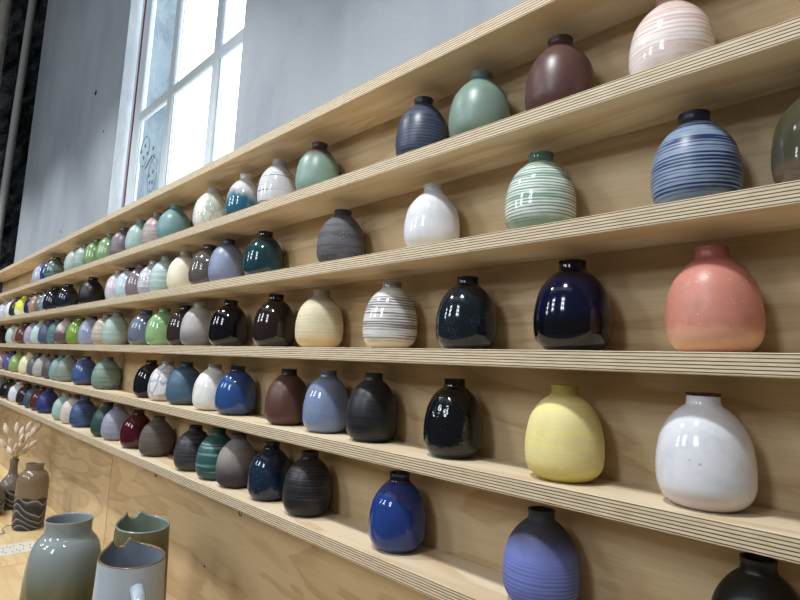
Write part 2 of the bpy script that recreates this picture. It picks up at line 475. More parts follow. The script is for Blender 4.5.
# ------------------------------------------------------------------ bud vases
BODY = [(0.0, 0.55), (0.012, 0.655), (0.045, 0.785), (0.09, 0.885), (0.16, 0.968), (0.24, 0.993), (0.32, 1.0), (0.43, 0.986),
        (0.54, 0.945), (0.645, 0.875), (0.735, 0.765), (0.805, 0.635), (0.848, 0.52), (0.872, 0.435), (0.884, 0.39)]
EGG =  [(0.0, 0.55), (0.012, 0.655), (0.045, 0.785), (0.09, 0.885), (0.16, 0.955), (0.24, 0.992), (0.31, 1.0), (0.42, 0.985),
        (0.53, 0.94), (0.635, 0.86), (0.735, 0.725), (0.81, 0.575), (0.852, 0.475), (0.876, 0.405), (0.886, 0.37)]
def vase(row, i, x, R, H, sh, label, c, kw):
    y = YP - R - 0.002
    r = empty('bud_vase', (x, y, SZ[row] + 0.0003), random.uniform(-pi, pi))
    near = x > -1.9
    seg, n = (64, 40) if near else (36, 24)
    ctrl = [(a[0], a[1] * (1 - sh) + b_[1] * sh) for a, b_ in zip(BODY, EGG)]
    pr = smooth_prof(ctrl, n)
    m = glaze(row * 40 + i, H, c, **kw)
    bm = bmesh.new()
    pf = [(0.0, 0.003 * H / 0.11), (0.46 * R, 0.003 * H / 0.11), (0.50 * R, 0.0)] + [(q[1] * R, q[0] * H) for q in pr]
    add_lathe(bm, pf, seg)
    obj('body', bm, m, r, True)
    bm = bmesh.new()
    fl = 0.355 + 0.02 * sh
    nkp = smooth_prof([(0.878, 0.40), (0.893, 0.368), (0.92, 0.350), (0.955, 0.346), (0.982, fl - 0.005), (0.996, fl), (1.0, fl - 0.02),
                       (0.994, fl - 0.05), (0.97, fl - 0.065), (0.90, 0.27), (0.82, 0.30), (0.74, 0.42)], n)
    add_lathe(bm, [(q[1] * R, q[0] * H) for q in nkp] + [(0.0, 0.72 * H)], max(28, seg // 2))
    nk = obj('neck', bm, m, r, True)
    tag(r, label, 'vase', 'bud vases on the %s shelf' % ('top', 'second', 'third', 'fourth', 'bottom')[row - 1])
VASES = [
(1,1,-3.2708,0.0435,0.1130,0.65,'pale lavender-blue glossy bud vase, first at the left end of the top shelf','aab4cc',{'f': 'g'}),
(1,2,-3.0998,0.0435,0.1084,0.77,'glossy cobalt blue bud vase tucked beside the leftmost vase of the top shelf','2c4f9c',{'f': 'g'}),
(1,3,-3.0088,0.0435,0.1130,0.70,'dark grey-green bud vase with pale shoulder, right of the cobalt one on top shelf','47655f',{'f': 'g', 'b': '8aa3a0', 'bk': 60, 'ba': 0.35, 'nk': '26302f'}),
(1,4,-2.6553,0.0435,0.1130,0.79,'plain pale grey-green bud vase on the top shelf, left of a streaked one','a3b5b0',{'f': 's', 'nk': '6f7c77'}),
(1,5,-2.5238,0.0435,0.1130,0.80,'streaked grey-celadon bud vase on the top shelf, just left of the two green ones','93aaa8',{'f': 's', 'b': 'b5c6c2', 'bk': 120, 'ba': 0.4, 'nk': '4f5a58'}),
(1,6,-2.3723,0.0435,0.1130,0.58,'shiny leaf green bud vase on the top shelf, left one of the green pair','7fa56c',{'f': 'g', 'nk': '55704a'}),
(1,7,-2.2078,0.0435,0.1109,0.56,'shiny leaf green bud vase on the top shelf, right one of the green pair','86a972',{'f': 'g', 'nk': '5a7550'}),
(1,8,-2.0630,0.0425,0.1128,0.88,'mauve banded bud vase just right of the green pair on the top shelf','8b7a86',{'f': 's', 'b': '6b5a68', 'bk': 110, 'ba': 0.6, 'nk': '4a4148'}),
(1,9,-1.8998,0.0425,0.1129,0.65,'pale celadon satin bud vase right of the mauve banded one on the top shelf','93b4ab',{'f': 's', 'nk': '75908a'}),
(1,10,-1.7528,0.0425,0.1130,0.64,'pinkish beige streaked bud vase on the top shelf, left of the teal matte one','b3a29d',{'f': 's', 'b': '8a7578', 'bk': 150, 'ba': 0.5, 'nk': '6c5c58'}),
(1,11,-1.6049,0.0468,0.1092,0.95,'plain matte teal-celadon bud vase below the window, left of the green-crackled white one','6f9f9f',{'f': 's', 'nk': '5b8280'}),
(1,12,-1.3701,0.0454,0.1130,0.74,'white bud vase with pale green crackle patches on the top shelf','e6e0d8',{'f': 'g', 'nk': '9a8f88', 'c2': 'a5bfa8', 'c2s': 32}),
(1,13,-1.2006,0.0425,0.1130,0.88,'white bud vase with a teal-blue glaze running over its lower half','dcdad8',{'f': 'g', 'd': '2f7d9e', 'dh': 0.55}),
(1,14,-1.0538,0.0425,0.1130,0.74,'glossy white bud vase with thin dark horizontal rings on the top shelf','cfd0d8',{'f': 'g', 'b': '3f4456', 'bk': 170, 'bt': 0.62, 'ba': 0.8, 'nk': '8f8d92'}),
(1,15,-0.9005,0.0435,0.1115,0.81,'satin green bud vase with a maroon neck on the top shelf','7fa093',{'f': 's', 'nk': '5c2f33', 'n0': 0.6, 'n1': 0.86}),
(1,16,-0.6111,0.0433,0.1105,0.61,'slate-blue brushed bud vase with a black neck on the top shelf','525d7c',{'f': 's', 'b': '2c3450', 'bk': 260, 'ba': 0.7, 'nk': '1c1c26'}),
(1,17,-0.4918,0.0454,0.1093,0.80,'smooth sage green bud vase between slate-blue and maroon ones on the top shelf','7c9a8a',{'f': 's', 'nk': '5d7a6d'}),
(1,18,-0.3607,0.0447,0.1103,0.90,'maroon-brown satin bud vase on the top shelf, left of the pink-swirled one','6e443f',{'f': 's', 'nk': '4c2a2b'}),
(1,19,-0.2216,0.0443,0.1035,0.76,'glossy white bud vase with pink swirls, last at the right of the top shelf','ece2dc',{'f': 'g', 'b': 'dc9c8a', 'bk': 260, 'ba': 0.6, 'bh': 0.2, 'nk': 'c98476', 'n0': 0.8, 'n1': 0.95}),
(2,1,-4.1551,0.0435,0.1130,0.70,'pale ice-blue glossy bud vase at the far left end of the second shelf','c0cadd',{'f': 'g'}),
(2,2,-3.9206,0.0435,0.1130,0.67,'cream-white bud vase second from the left end of the second shelf','dcdcd4',{'f': 'g'}),
(2,3,-3.7847,0.0435,0.1130,0.43,'dark charcoal-green bud vase just left of the yellow one on the second shelf','3e4542',{'f': 'g'}),
(2,4,-3.6263,0.0435,0.1130,0.70,'bright yellow bud vase with a pale foot on the second shelf','e0df35',{'f': 'g', 'ft': 'eceec8', 'fh': 0.3}),
(2,5,-3.3782,0.0435,0.1088,0.64,'deep blue bud vase wedged just right of the bright yellow one','20386f',{'f': 'g'}),
(2,6,-3.2714,0.0435,0.1095,0.52,'tan-pink bud vase right of the deep blue one on the second shelf','b98c74',{'f': 'g', 'nk': '3f312c'}),
(2,7,-3.1432,0.0435,0.1052,0.41,'olive-grey bud vase right of the tan-pink one on the second shelf','7d8070',{'f': 'g', 'nk': '55503f'}),
(2,8,-3.0522,0.0435,0.1058,0.75,'slate-grey bud vase half hidden behind the navy-black one on the second shelf','8a93a8',{'f': 'g', 'nk': '3d4048'}),
(2,9,-2.9612,0.0435,0.1130,0.59,'glossy navy-black bud vase, leftmost of three dark ones on the second shelf','262b3e',{'f': 'g'}),
(2,10,-2.7240,0.0435,0.1130,0.69,'blue-black bud vase, middle of the three dark ones on the second shelf','1c2f42',{'f': 'g'}),
(2,11,-2.3688,0.0454,0.1116,0.75,'plain satin black bud vase, rightmost of three dark ones on the second shelf','1b1c23',{'f': 's'}),
(2,12,-2.0605,0.0425,0.1114,0.69,'lilac-white bud vase right of the satin black one on the second shelf','c6bec6',{'f': 'g', 'nk': '7a6f74'}),
(2,13,-1.9604,0.0425,0.1105,0.77,'pale blue bud vase on the second shelf, squeezed between lilac-white and mauve-brown','b3c8d0',{'f': 'g', 'nk': '2a2d33', 'n0': 0.86, 'n1': 0.9}),
(2,14,-1.8535,0.0425,0.1096,0.56,'mauve-brown bud vase on the second shelf, left of the white-ringed one','8d7e83',{'f': 'g', 'nk': '655a60'}),
(2,15,-1.7466,0.0425,0.1096,0.72,'white bud vase with fine grey rings on the second shelf, left of a celadon','d2d6dc',{'f': 'g', 'b': '868c9a', 'bk': 260, 'ba': 0.7, 'nk': '8d93a0'}),
(2,16,-1.6514,0.0427,0.1126,0.58,'streaked celadon bud vase on the second shelf, left of the cream one','9dbbb8',{'f': 's', 'b': 'c9d6d2', 'bk': 130, 'ba': 0.5, 'nk': '6f8886'}),
(2,17,-1.5100,0.0442,0.1118,0.77,'plain matte cream bud vase on the second shelf','e6dabc',{'f': 's', 'nk': 'a3937f', 'n0': 0.74, 'n1': 0.88}),
(2,18,-1.3606,0.0461,0.1101,0.75,'shiny taupe-brown bud vase right of the plain cream one on the second shelf','6e655e',{'f': 'g', 'b': '574e48', 'bk': 200, 'ba': 0.4, 'nk': '3a322d'}),
(2,19,-1.2639,0.0425,0.1130,0.44,'satin periwinkle-grey bud vase on the second shelf, left of the dark teal one','8593b6',{'f': 's', 'nk': '3c3e4c', 'n0': 0.74, 'n1': 0.9}),
(2,20,-1.0861,0.0439,0.1061,0.45,'glossy dark teal bud vase with a near-black neck on the second shelf','1c4a55',{'f': 'g', 'nk': '1f2629', 'n0': 0.65, 'n1': 0.85}),
(2,21,-0.8082,0.0449,0.1062,0.49,'charcoal speckled stoneware bud vase standing alone on the second shelf','56545a',{'f': 'm', 's': '8c8a92', 'ss': 350, 'b': '7f7c80', 'bk': 120, 'ba': 0.35, 'nk': '2c2a2c'}),
(2,22,-0.5806,0.0440,0.1067,0.79,'glossy white bud vase standing alone mid second shelf, grey rim','dfe2e8',{'f': 'g', 'ft': 'd5d0c4', 'nk': 'b0b2b2', 'n0': 0.86, 'n1': 0.97}),
(2,23,-0.3865,0.0458,0.1092,0.57,'white bud vase with fine green rings and a green neck','e2e8de',{'f': 'g', 'b': '5f9a80', 'bk': 330, 'ba': 0.85, 'nk': '54836c', 'n0': 0.84, 'n1': 0.88, 'ft': '82a590', 'fh': 0.14}),
(2,24,-0.1987,0.0435,0.1081,0.65,'blue bud vase ringed with navy brush strokes and a dark neck','8aa2c0',{'f': 's', 'b': '1c2d78', 'bk': 330, 'ba': 0.95, 'nk': '242c48', 'n0': 0.82, 'n1': 0.88, 'ft': '6f86a0', 'fh': 0.1}),
(2,25,-0.0859,0.0434,0.1090,0.52,'glossy olive-brown bud vase cut by the right edge of the photo','58543f',{'f': 'g', 'ft': '77634f', 'fh': 0.22}),
(3,1,-4.2395,0.0435,0.1130,0.25,'glossy black bud vase at the far left end of the third shelf','14151c',{'f': 'g'}),
(3,2,-3.7842,0.0435,0.1128,0.20,'pale celadon bud vase beside the leftmost black one on the third shelf','b0cdc6',{'f': 'g', 'nk': '5d6468'}),
(3,3,-3.5971,0.0435,0.1070,0.19,'tan bud vase mostly hidden behind the red-brown one on the third shelf','a6917f',{'f': 'g', 'nk': '40302a'}),
(3,4,-3.5061,0.0435,0.1130,0.28,'red-brown bud vase near the left end of the third shelf','7c4737',{'f': 'g', 'nk': '3f211c'}),
(3,5,-3.2885,0.0435,0.1130,0.28,'lavender bud vase right of the red-brown one on the third shelf','a9a4c6',{'f': 's', 'nk': '55525c'}),
(3,6,-3.1368,0.0435,0.1130,0.41,'pale celadon bud vase between lavender and indigo ones on the third shelf','b3cfc8',{'f': 's', 'nk': '9a9a86'}),
(3,7,-2.9753,0.0439,0.1126,0.32,'dusty indigo bud vase on the third shelf, left of the teal ringed one','565f8c',{'f': 's', 'nk': '4a4662'}),
(3,8,-2.8142,0.0435,0.1129,0.42,'teal ringed bud vase right of the dusty indigo one on the third shelf','4b7d80',{'f': 's', 'b': '6f9c9a', 'bk': 140, 'ba': 0.5, 'nk': '244844'}),
(3,9,-2.6814,0.0435,0.1130,0.39,'bud vase fading from pinkish white to mauve-brown, left of the lime one','cdbdb8',{'f': 'g', 'g': '74625f', 'g0': 0.35, 'g1': 0.7, 'nk': '8a7f70'}),
(3,10,-2.4779,0.0452,0.1084,0.45,'lime green glossy bud vase on the third shelf','7eae34',{'f': 'g', 'nk': '4f6c26'}),
(3,11,-2.3240,0.0435,0.1095,0.32,'lavender-blue glossy bud vase right of the lime one on the third shelf','97a3c4',{'f': 'g', 'nk': '403f48', 'n0': 0.82, 'n1': 0.92}),
(3,12,-2.1388,0.0453,0.1084,0.12,'beige streaked bud vase on the third shelf, left of the large celadon one','c2b69f',{'f': 's', 'b': '9a8e7e', 'bk': 150, 'ba': 0.5, 'nk': '5c5246'}),
(3,13,-2.0402,0.0425,0.1124,0.39,'celadon bud vase with faint throwing rings on the third shelf, beside the panel joint','a3beb4',{'f': 's', 'b': '8fa99f', 'bk': 180, 'ba': 0.5, 'nk': '7b8c7e', 'n0': 0.74, 'n1': 0.9}),
(3,14,-1.7593,0.0465,0.1085,0.44,'slate-grey bud vase with a black neck on the third shelf, left of the green one','707c94',{'f': 'g', 'nk': '2f3138'}),
(3,15,-1.6211,0.0455,0.1087,0.41,'apple green glossy bud vase mid third shelf','8cbc78',{'f': 'g', 'nk': '66874f'}),
(3,16,-1.4848,0.0425,0.1107,0.28,'dark brown bud vase half hidden behind the grey speckled one on the third shelf','3f302e',{'f': 'g', 'nk': '1d1615'}),
(3,17,-1.3958,0.0425,0.1130,0.34,'grey speckled stoneware bud vase on the third shelf, left of the glossy black one','b4b0ae',{'f': 's', 's': '76706e', 'ss': 420, 'g': '868084', 'g0': 0.15, 'g1': 0.45, 'nk': '8c8784'}),
(3,18,-1.2214,0.0453,0.1099,0.13,'glossy black bud vase mid third shelf, right of the grey speckled one','10121a',{'f': 'g'}),
(3,19,-1.0221,0.0443,0.1120,0.38,'glossy dark brown bud vase on the third shelf, left of the sand one','30221f',{'f': 'g', 'nk': '170f0e', 'n0': 0.6, 'n1': 0.9}),
(3,20,-0.8595,0.0453,0.1091,0.28,'matte sand-coloured bud vase with faint rings on the third shelf','dbcba5',{'f': 'm', 'b': 'cbb98f', 'bk': 220, 'ba': 0.6, 'nk': '8f7e62', 'n0': 0.68, 'n1': 0.88, 'ft': 'e2c690', 'fh': 0.2}),
(3,21,-0.6644,0.0450,0.1106,0.16,'white bud vase with broken brown horizontal stripes on the third shelf','dcdbd9',{'f': 'g', 'b': '66584d', 'bk': 300, 'bt': 0.53, 'ba': 0.8, 'ft': 'dccaa8', 'fh': 0.12, 'nk': '8a8078', 'n0': 0.86, 'n1': 0.95}),
(3,22,-0.5060,0.0437,0.1054,0.08,'blue-black bud vase with fine speckles on the third shelf, left of the cobalt one','1b2733',{'f': 'g', 's': '42566a', 'ss': 500, 'nk': '0d0f14'}),
(3,23,-0.3396,0.0459,0.1113,0.39,'large glossy cobalt-black bud vase on the third shelf, left of the coral one','0d1440',{'f': 'g', 'g': '0a0e18', 'g0': 0.28, 'g1': 0.42, 'nk': '08080f', 'n0': 0.74, 'n1': 0.88}),
(3,24,-0.1840,0.0444,0.1091,0.45,'coral pink speckled bud vase with a peach foot on the third shelf','e28872',{'f': 's', 's': 'f3c3ae', 'ss': 260, 'st': 0.16, 'nk': 'b9584a', 'n0': 0.7, 'n1': 0.9, 'ft': 'eaa880', 'fh': 0.2}),
(4,1,-3.9918,0.0435,0.1074,0.04,'dusty pink bud vase at the far left end of the fourth shelf','b38f98',{'f': 'g', 'nk': '6e5356'}),
(4,2,-3.7677,0.0435,0.1103,0.32,'blue-violet bud vase second from left on the fourth shelf','5c68b4',{'f': 'g', 'nk': '272d58'}),
(4,3,-3.5560,0.0460,0.1076,0.16,'lime green bud vase near the left end of the fourth shelf','94b862',{'f': 'g', 'nk': '617a30'}),
(4,4,-3.2997,0.0460,0.1085,0.06,'pale yellow bud vase on the fourth shelf, right of the lime one','eee7b4',{'f': 'g', 'b': 'e6d67a', 'bk': 90, 'ba': 0.6, 'bh': 0.5, 'nk': 'b0a088'}),
(4,5,-3.1368,0.0435,0.1084,0.12,'slate-blue bud vase squeezed right of the pale yellow one on the fourth shelf','6a7482',{'f': 's', 'nk': '39403f'}),
(4,6,-2.9812,0.0460,0.1038,0.31,'pale grey ringed bud vase on the fourth shelf, right of the slate-blue one','b8b5ae',{'f': 's', 'b': '98948e', 'bk': 160, 'ba': 0.5, 'nk': '50443c'}),
(4,7,-2.8265,0.0435,0.1041,0.35,'dark mauve-grey bud vase on the fourth shelf, left of the turquoise one','6c6065',{'f': 's', 'nk': '50463f'}),
(4,8,-2.6898,0.0440,0.1065,0.02,'dull turquoise bud vase on the fourth shelf, right of the dark mauve-grey one','7faaa9',{'f': 's', 'nk': '4a5c58'}),
(4,9,-2.5892,0.0435,0.1087,0.25,'grey-green ringed bud vase on the fourth shelf, left of the blue ringed one','93a398',{'f': 's', 'b': '7c8b80', 'bk': 170, 'ba': 0.5, 'nk': '5e675c'}),
(4,10,-2.3448,0.0435,0.1074,0.02,'blue ringed glossy bud vase with dark neck on the fourth shelf','4c6eae',{'f': 'g', 'b': '32508c', 'bk': 130, 'ba': 0.5, 'nk': '353c55'}),
(4,11,-2.0799,0.0456,0.1100,0.29,'sage green ringed bud vase on the fourth shelf, left of the panel joint','819f8e',{'f': 's', 'b': '5f7a6d', 'bk': 90, 'bt': 0.6, 'ba': 0.8, 'nk': '56695c', 'n0': 0.78, 'n1': 0.9}),
(4,12,-1.6870,0.0434,0.1090,0.13,'blue-black glossy bud vase on the fourth shelf, just right of the panel joint','141a26',{'f': 'g'}),
(4,13,-1.5638,0.0451,0.1091,0.35,'white marbled bud vase with grey veins on the fourth shelf','e6e5e8',{'f': 'g', 'ft': 'dcbfa4', 'fh': 0.1, 'nk': 'a59c8e', 'n0': 0.84, 'n1': 0.92, 'c2': '9a9fb4', 'c2s': 28}),
(4,14,-1.4378,0.0453,0.1096,0.39,'teal-blue satin bud vase with a dark green neck on the fourth shelf','4d7596',{'f': 's', 'b': '43688a', 'bk': 120, 'ba': 0.4, 'nk': '1c4846', 'n0': 0.76, 'n1': 0.9, 'ft': '4f6770', 'fh': 0.14}),
(4,15,-1.2769,0.0453,0.1078,0.20,'glossy plain white bud vase on the fourth shelf, between two blue ones','e8e7e1',{'f': 'g', 'nk': '958f84', 'n0': 0.84, 'n1': 0.95}),
(4,16,-1.1610,0.0453,0.1079,0.40,'bright mid-blue glossy bud vase with a navy neck on the fourth shelf','2d5dae',{'f': 'g', 'nk': '1a2548', 'n0': 0.84, 'n1': 0.9, 'ft': '3c5a86', 'fh': 0.14}),
(4,17,-0.9549,0.0432,0.1085,0.12,'chocolate brown satin bud vase on the fourth shelf, left of the periwinkle one','6e4237',{'f': 's', 'nk': '2e1d1b', 'n0': 0.84, 'n1': 0.9}),
(4,18,-0.8264,0.0425,0.1104,0.03,'glossy periwinkle bud vase with a grey neck on the fourth shelf','8395c0',{'f': 'g', 's': '6c7ba6', 'ss': 300, 'nk': '54505a', 'n0': 0.78, 'n1': 0.92}),
(4,19,-0.7007,0.0429,0.1107,0.24,'satin black finely ringed bud vase on the fourth shelf, right of the periwinkle one','212328',{'f': 's', 'b': '3a3d44', 'bk': 420, 'ba': 0.6}),
(4,20,-0.5247,0.0425,0.1096,0.01,'glossy black dimpled bud vase standing alone mid fourth shelf','12141b',{'f': 'g', 's': '3a455c', 'ss': 330, 'st': 0.2, 'nk': '0a0a0e', 'bumpn': 1}),
(4,21,-0.3484,0.0458,0.1103,0.08,'yellow matte ringed bud vase on the fourth shelf','f2de7c',{'f': 'm', 'b': 'e2d69a', 'bk': 260, 'ba': 0.6, 'nk': 'a99434', 'n0': 0.8, 'n1': 0.92, 'ft': 'd9bf4a', 'fh': 0.1}),
(4,22,-0.1945,0.0449,0.1109,0.16,'large glossy white bud vase with a dark brown rim on the fourth shelf','e2e3ec',{'f': 'g', 'nk': '4a1c1c', 'n0': 0.965, 'n1': 0.975, 'ft': 'd8cbc6', 'fh': 0.16, 's': 'b8b8c2', 'ss': 60, 'st': 0.1}),
(5,1,-3.9765,0.0435,0.1048,0.49,'grey-green bud vase at the far left end of the bottom shelf','6f8577',{'f': 's'}),
(5,2,-3.7487,0.0435,0.1041,0.31,'glossy black bud vase second from left on the bottom shelf','1f2025',{'f': 'g'}),
(5,3,-3.5726,0.0435,0.1072,0.27,'dark slate bud vase hidden just left of the white one on the bottom shelf','343a43',{'f': 'g'}),
(5,4,-3.4780,0.0450,0.1035,0.60,'glossy white bud vase near the left end of the bottom shelf','dee2ec',{'f': 'g', 'nk': '9c9a9c'}),
(5,5,-3.2920,0.0435,0.1035,0.38,'dark brown glossy bud vase on the bottom shelf, right of the white one','42332f',{'f': 'g', 'nk': '281a17'}),
(5,6,-3.1150,0.0435,0.1035,0.63,'slate-blue bud vase on the bottom shelf between dark brown and red-brown ones','4a6684',{'f': 's', 'nk': '303c48'}),
(5,7,-2.9843,0.0435,0.1044,0.61,'red-brown glossy bud vase on the bottom shelf, left of the cobalt-violet one','743826',{'f': 'g', 'nk': '3f1d16'}),
(5,8,-2.8500,0.0438,0.1062,0.40,'plain cobalt-violet satin bud vase on the bottom shelf','3448a4',{'f': 's', 'nk': '242f66'}),
(5,9,-2.5546,0.0451,0.1058,0.43,'pale celadon bud vase on the bottom shelf, left of the pinkish beige one','9cc2b5',{'f': 's', 'nk': '7f8b7c'}),
(5,10,-2.4209,0.0460,0.1075,0.46,'pinkish beige bud vase on the bottom shelf, left of the blue banded one','d2c5ba',{'f': 's', 'nk': '6b5a50', 'n0': 0.8, 'n1': 0.92}),
(5,11,-2.3033,0.0443,0.1088,0.51,'blue banded bud vase with dark rings on the bottom shelf','4568a4',{'f': 's', 'b': '1f2f58', 'bk': 110, 'bt': 0.56, 'ba': 0.85}),
(5,12,-2.0239,0.0466,0.1093,0.49,'dark bottle-green bud vase on the bottom shelf, left of the lavender one','2f5c53',{'f': 's', 'b': '264b45', 'bk': 150, 'ba': 0.5, 'nk': '162b28'}),
(5,13,-1.9290,0.0443,0.1093,0.47,'lavender-grey ringed bud vase on the bottom shelf, left of the burgundy one','a0a3be',{'f': 's', 'b': '8d90ac', 'bk': 160, 'ba': 0.5, 'nk': '55535f'}),
(5,14,-1.7467,0.0449,0.1085,0.50,'glossy burgundy red bud vase on the bottom shelf','600f20',{'f': 'g', 'nk': '3a0c16'}),
(5,15,-1.5884,0.0453,0.1058,0.63,'matte grey-brown bud vase on the bottom shelf, right of the burgundy one','6f635d',{'f': 'm', 'b': '5e534d', 'bk': 160, 'ba': 0.5, 'nk': '574c46'}),
(5,16,-1.3515,0.0453,0.1061,0.45,'dark grey banded bud vase on the bottom shelf, left of the teal ringed one','3a383d',{'f': 's', 'b': '5a5960', 'bk': 140, 'ba': 0.6, 'nk': '232226'}),
(5,17,-1.2300,0.0449,0.1109,0.42,'teal bud vase with pale throwing rings on the bottom shelf','2c6664',{'f': 's', 'b': '78aaa4', 'bk': 170, 'bt': 0.6, 'ba': 0.8, 'nk': '254d4b'}),
(5,18,-1.1340,0.0440,0.1096,0.54,'speckled bud vase fading from pale grey to dark mauve-grey on the bottom shelf','989089',{'f': 'm', 's': '5a5252', 'ss': 420, 'g': '4d464c', 'g0': 0.2, 'g1': 0.6, 'nk': '5f5953', 'n0': 0.86, 'n1': 0.96}),
(5,19,-0.9990,0.0434,0.1094,0.35,'mottled navy glossy bud vase on the bottom shelf, left of the black ringed one','1b3352',{'f': 'g', 's': '345680', 'ss': 260, 'nk': '15202c', 'n0': 0.78, 'n1': 0.88}),
(5,20,-0.8646,0.0449,0.1107,0.37,'black finely ringed bud vase on the bottom shelf, right of the mottled navy one','26252b',{'f': 's', 'b': '50505a', 'bk': 260, 'bt': 0.58, 'ba': 0.6, 'nk': '1a191d'}),
(5,21,-0.6274,0.0442,0.1115,0.64,'glossy royal blue bud vase standing alone on the bottom shelf','2248ac',{'f': 'g', 'nk': '17224c', 'n0': 0.84, 'n1': 0.9, 's': '2f58c0', 'ss': 300}),
(5,22,-0.3782,0.0448,0.1090,0.46,'matte bud vase fading from charcoal top to periwinkle, on the bottom shelf','474756',{'f': 'm', 'g': '7686e0', 'g0': 0.5, 'g1': 0.8, 'b': '4252a4', 'bk': 300, 'ba': 0.5, 'bh': -0.45, 'nk': '3c3c46'}),
(5,23,-0.1508,0.0425,0.1127,0.47,'black satin bud vase at the bottom right corner, cut by the frame','17171b',{'f': 's'}),
]
for v in VASES:
    vase(*v)

# ------------------------------------------------------------------ table and what stands on it
XT = -2.125
for x0, x1, lab, nm in ((-4.5, XT, 'plywood display table far left under the shelves, holding the dark dipped vases', 0),
                        (XT, 0.7, 'plywood display table at the lower left under the shelves, holding jug and grey vase', 1)):
    r = empty('display_table', ((x0 + x1) / 2, 0, ZF))
    cx = r.location.x
    box('tabletop', x0 - cx + 0.0012, x1 - cx - 0.0012, -0.12, YP - 0.001, ZT - 0.028 - ZF, ZT - ZF, [M_TABLE, M_EDGE], r, edge=1)
    for lx in (x0 - cx + 0.08, x1 - cx - 0.08):
        for ly in (-0.06, YP - 0.08):
            box('leg', lx - 0.03, lx + 0.03, ly - 0.03, ly + 0.03, 0, ZT - 0.028 - ZF, [M_TABLE], r)
    tag(r, lab, 'table', 'plywood display tables')

# tall grey-green vase
def grad_glaze(name, stops, rough=0.1, noise=0.12, H=0.3):
    q = NT(name)
    tc = q.n('ShaderNodeTexCoord'); sp = q.n('ShaderNodeSeparateXYZ'); q.t.links.new(tc.outputs['Object'], sp.inputs[0])
    nz_ = q.noise(q.coord((1, 1, 0.3)), 22.0, 4.0, 0.6)
    h = q.math('ADD', q.math('DIVIDE', sp.outputs[2], H), q.math('MULTIPLY', q.math('SUBTRACT', nz_, 0.5), noise))
    col = hexc(stops[0][1])
    for (h0, c0), (h1, c1) in zip(stops, stops[1:]):
        col = q.mix(q.step(h, h0, h1), col, hexc(c1))
    q.bump(q.noise(q.coord((1, 1, 1)), 60.0, 2.0), 0.04, 0.001)
    return q.fin(col, rough, 0.5)
MG = grad_glaze('grey_green_glaze', [(0.0, '4f4724'), (0.45, '63603f'), (0.80, '858e8e'), (1.0, '8f9899')], H=0.295)
MGI = plain('grey_inside_glaze', '6f757c', 0.2)
r = empty('tall_vase', (-1.450, 0.385, ZT + 0.0003))
H, R = 0.295, 0.0785
bp = smooth_prof([(0.0, 0.90), (0.02, 0.96), (0.10, 1.0), (0.30, 1.01), (0.52, 0.99), (0.70, 0.93), (0.79, 0.86), (0.845, 0.76), (0.875, 0.66), (0.895, 0.615)], 40)
bm = bmesh.new(); add_lathe(bm, [(0, 0.004), (0.8 * R, 0.004), (0.85 * R, 0)] + [(q[1] * R, q[0] * H) for q in bp], 72); obj('body', bm, MG, r, True)
npf = smooth_prof([(0.892, 0.617), (0.92, 0.600), (0.96, 0.602), (0.99, 0.618), (1.0, 0.612), (0.997, 0.585), (0.98, 0.572), (0.90, 0.565)], 24)
bm = bmesh.new(); add_lathe(bm, [(q[1] * R, q[0] * H) for q in npf], 72); obj('neck', bm, MG, r, True)
bm = bmesh.new(); add_lathe(bm, [(0.5655 * R, 0.905 * H), (0.60 * R, 0.86 * H), (0.86 * R, 0.72 * H), (0.9 * R, 0.1 * H), (0.0, 0.08 * H)], 48); obj('inside_glaze', bm, MGI, r, True)
tag(r, 'large glossy vase fading from blue-grey to olive, at lower left on the table', 'vase')

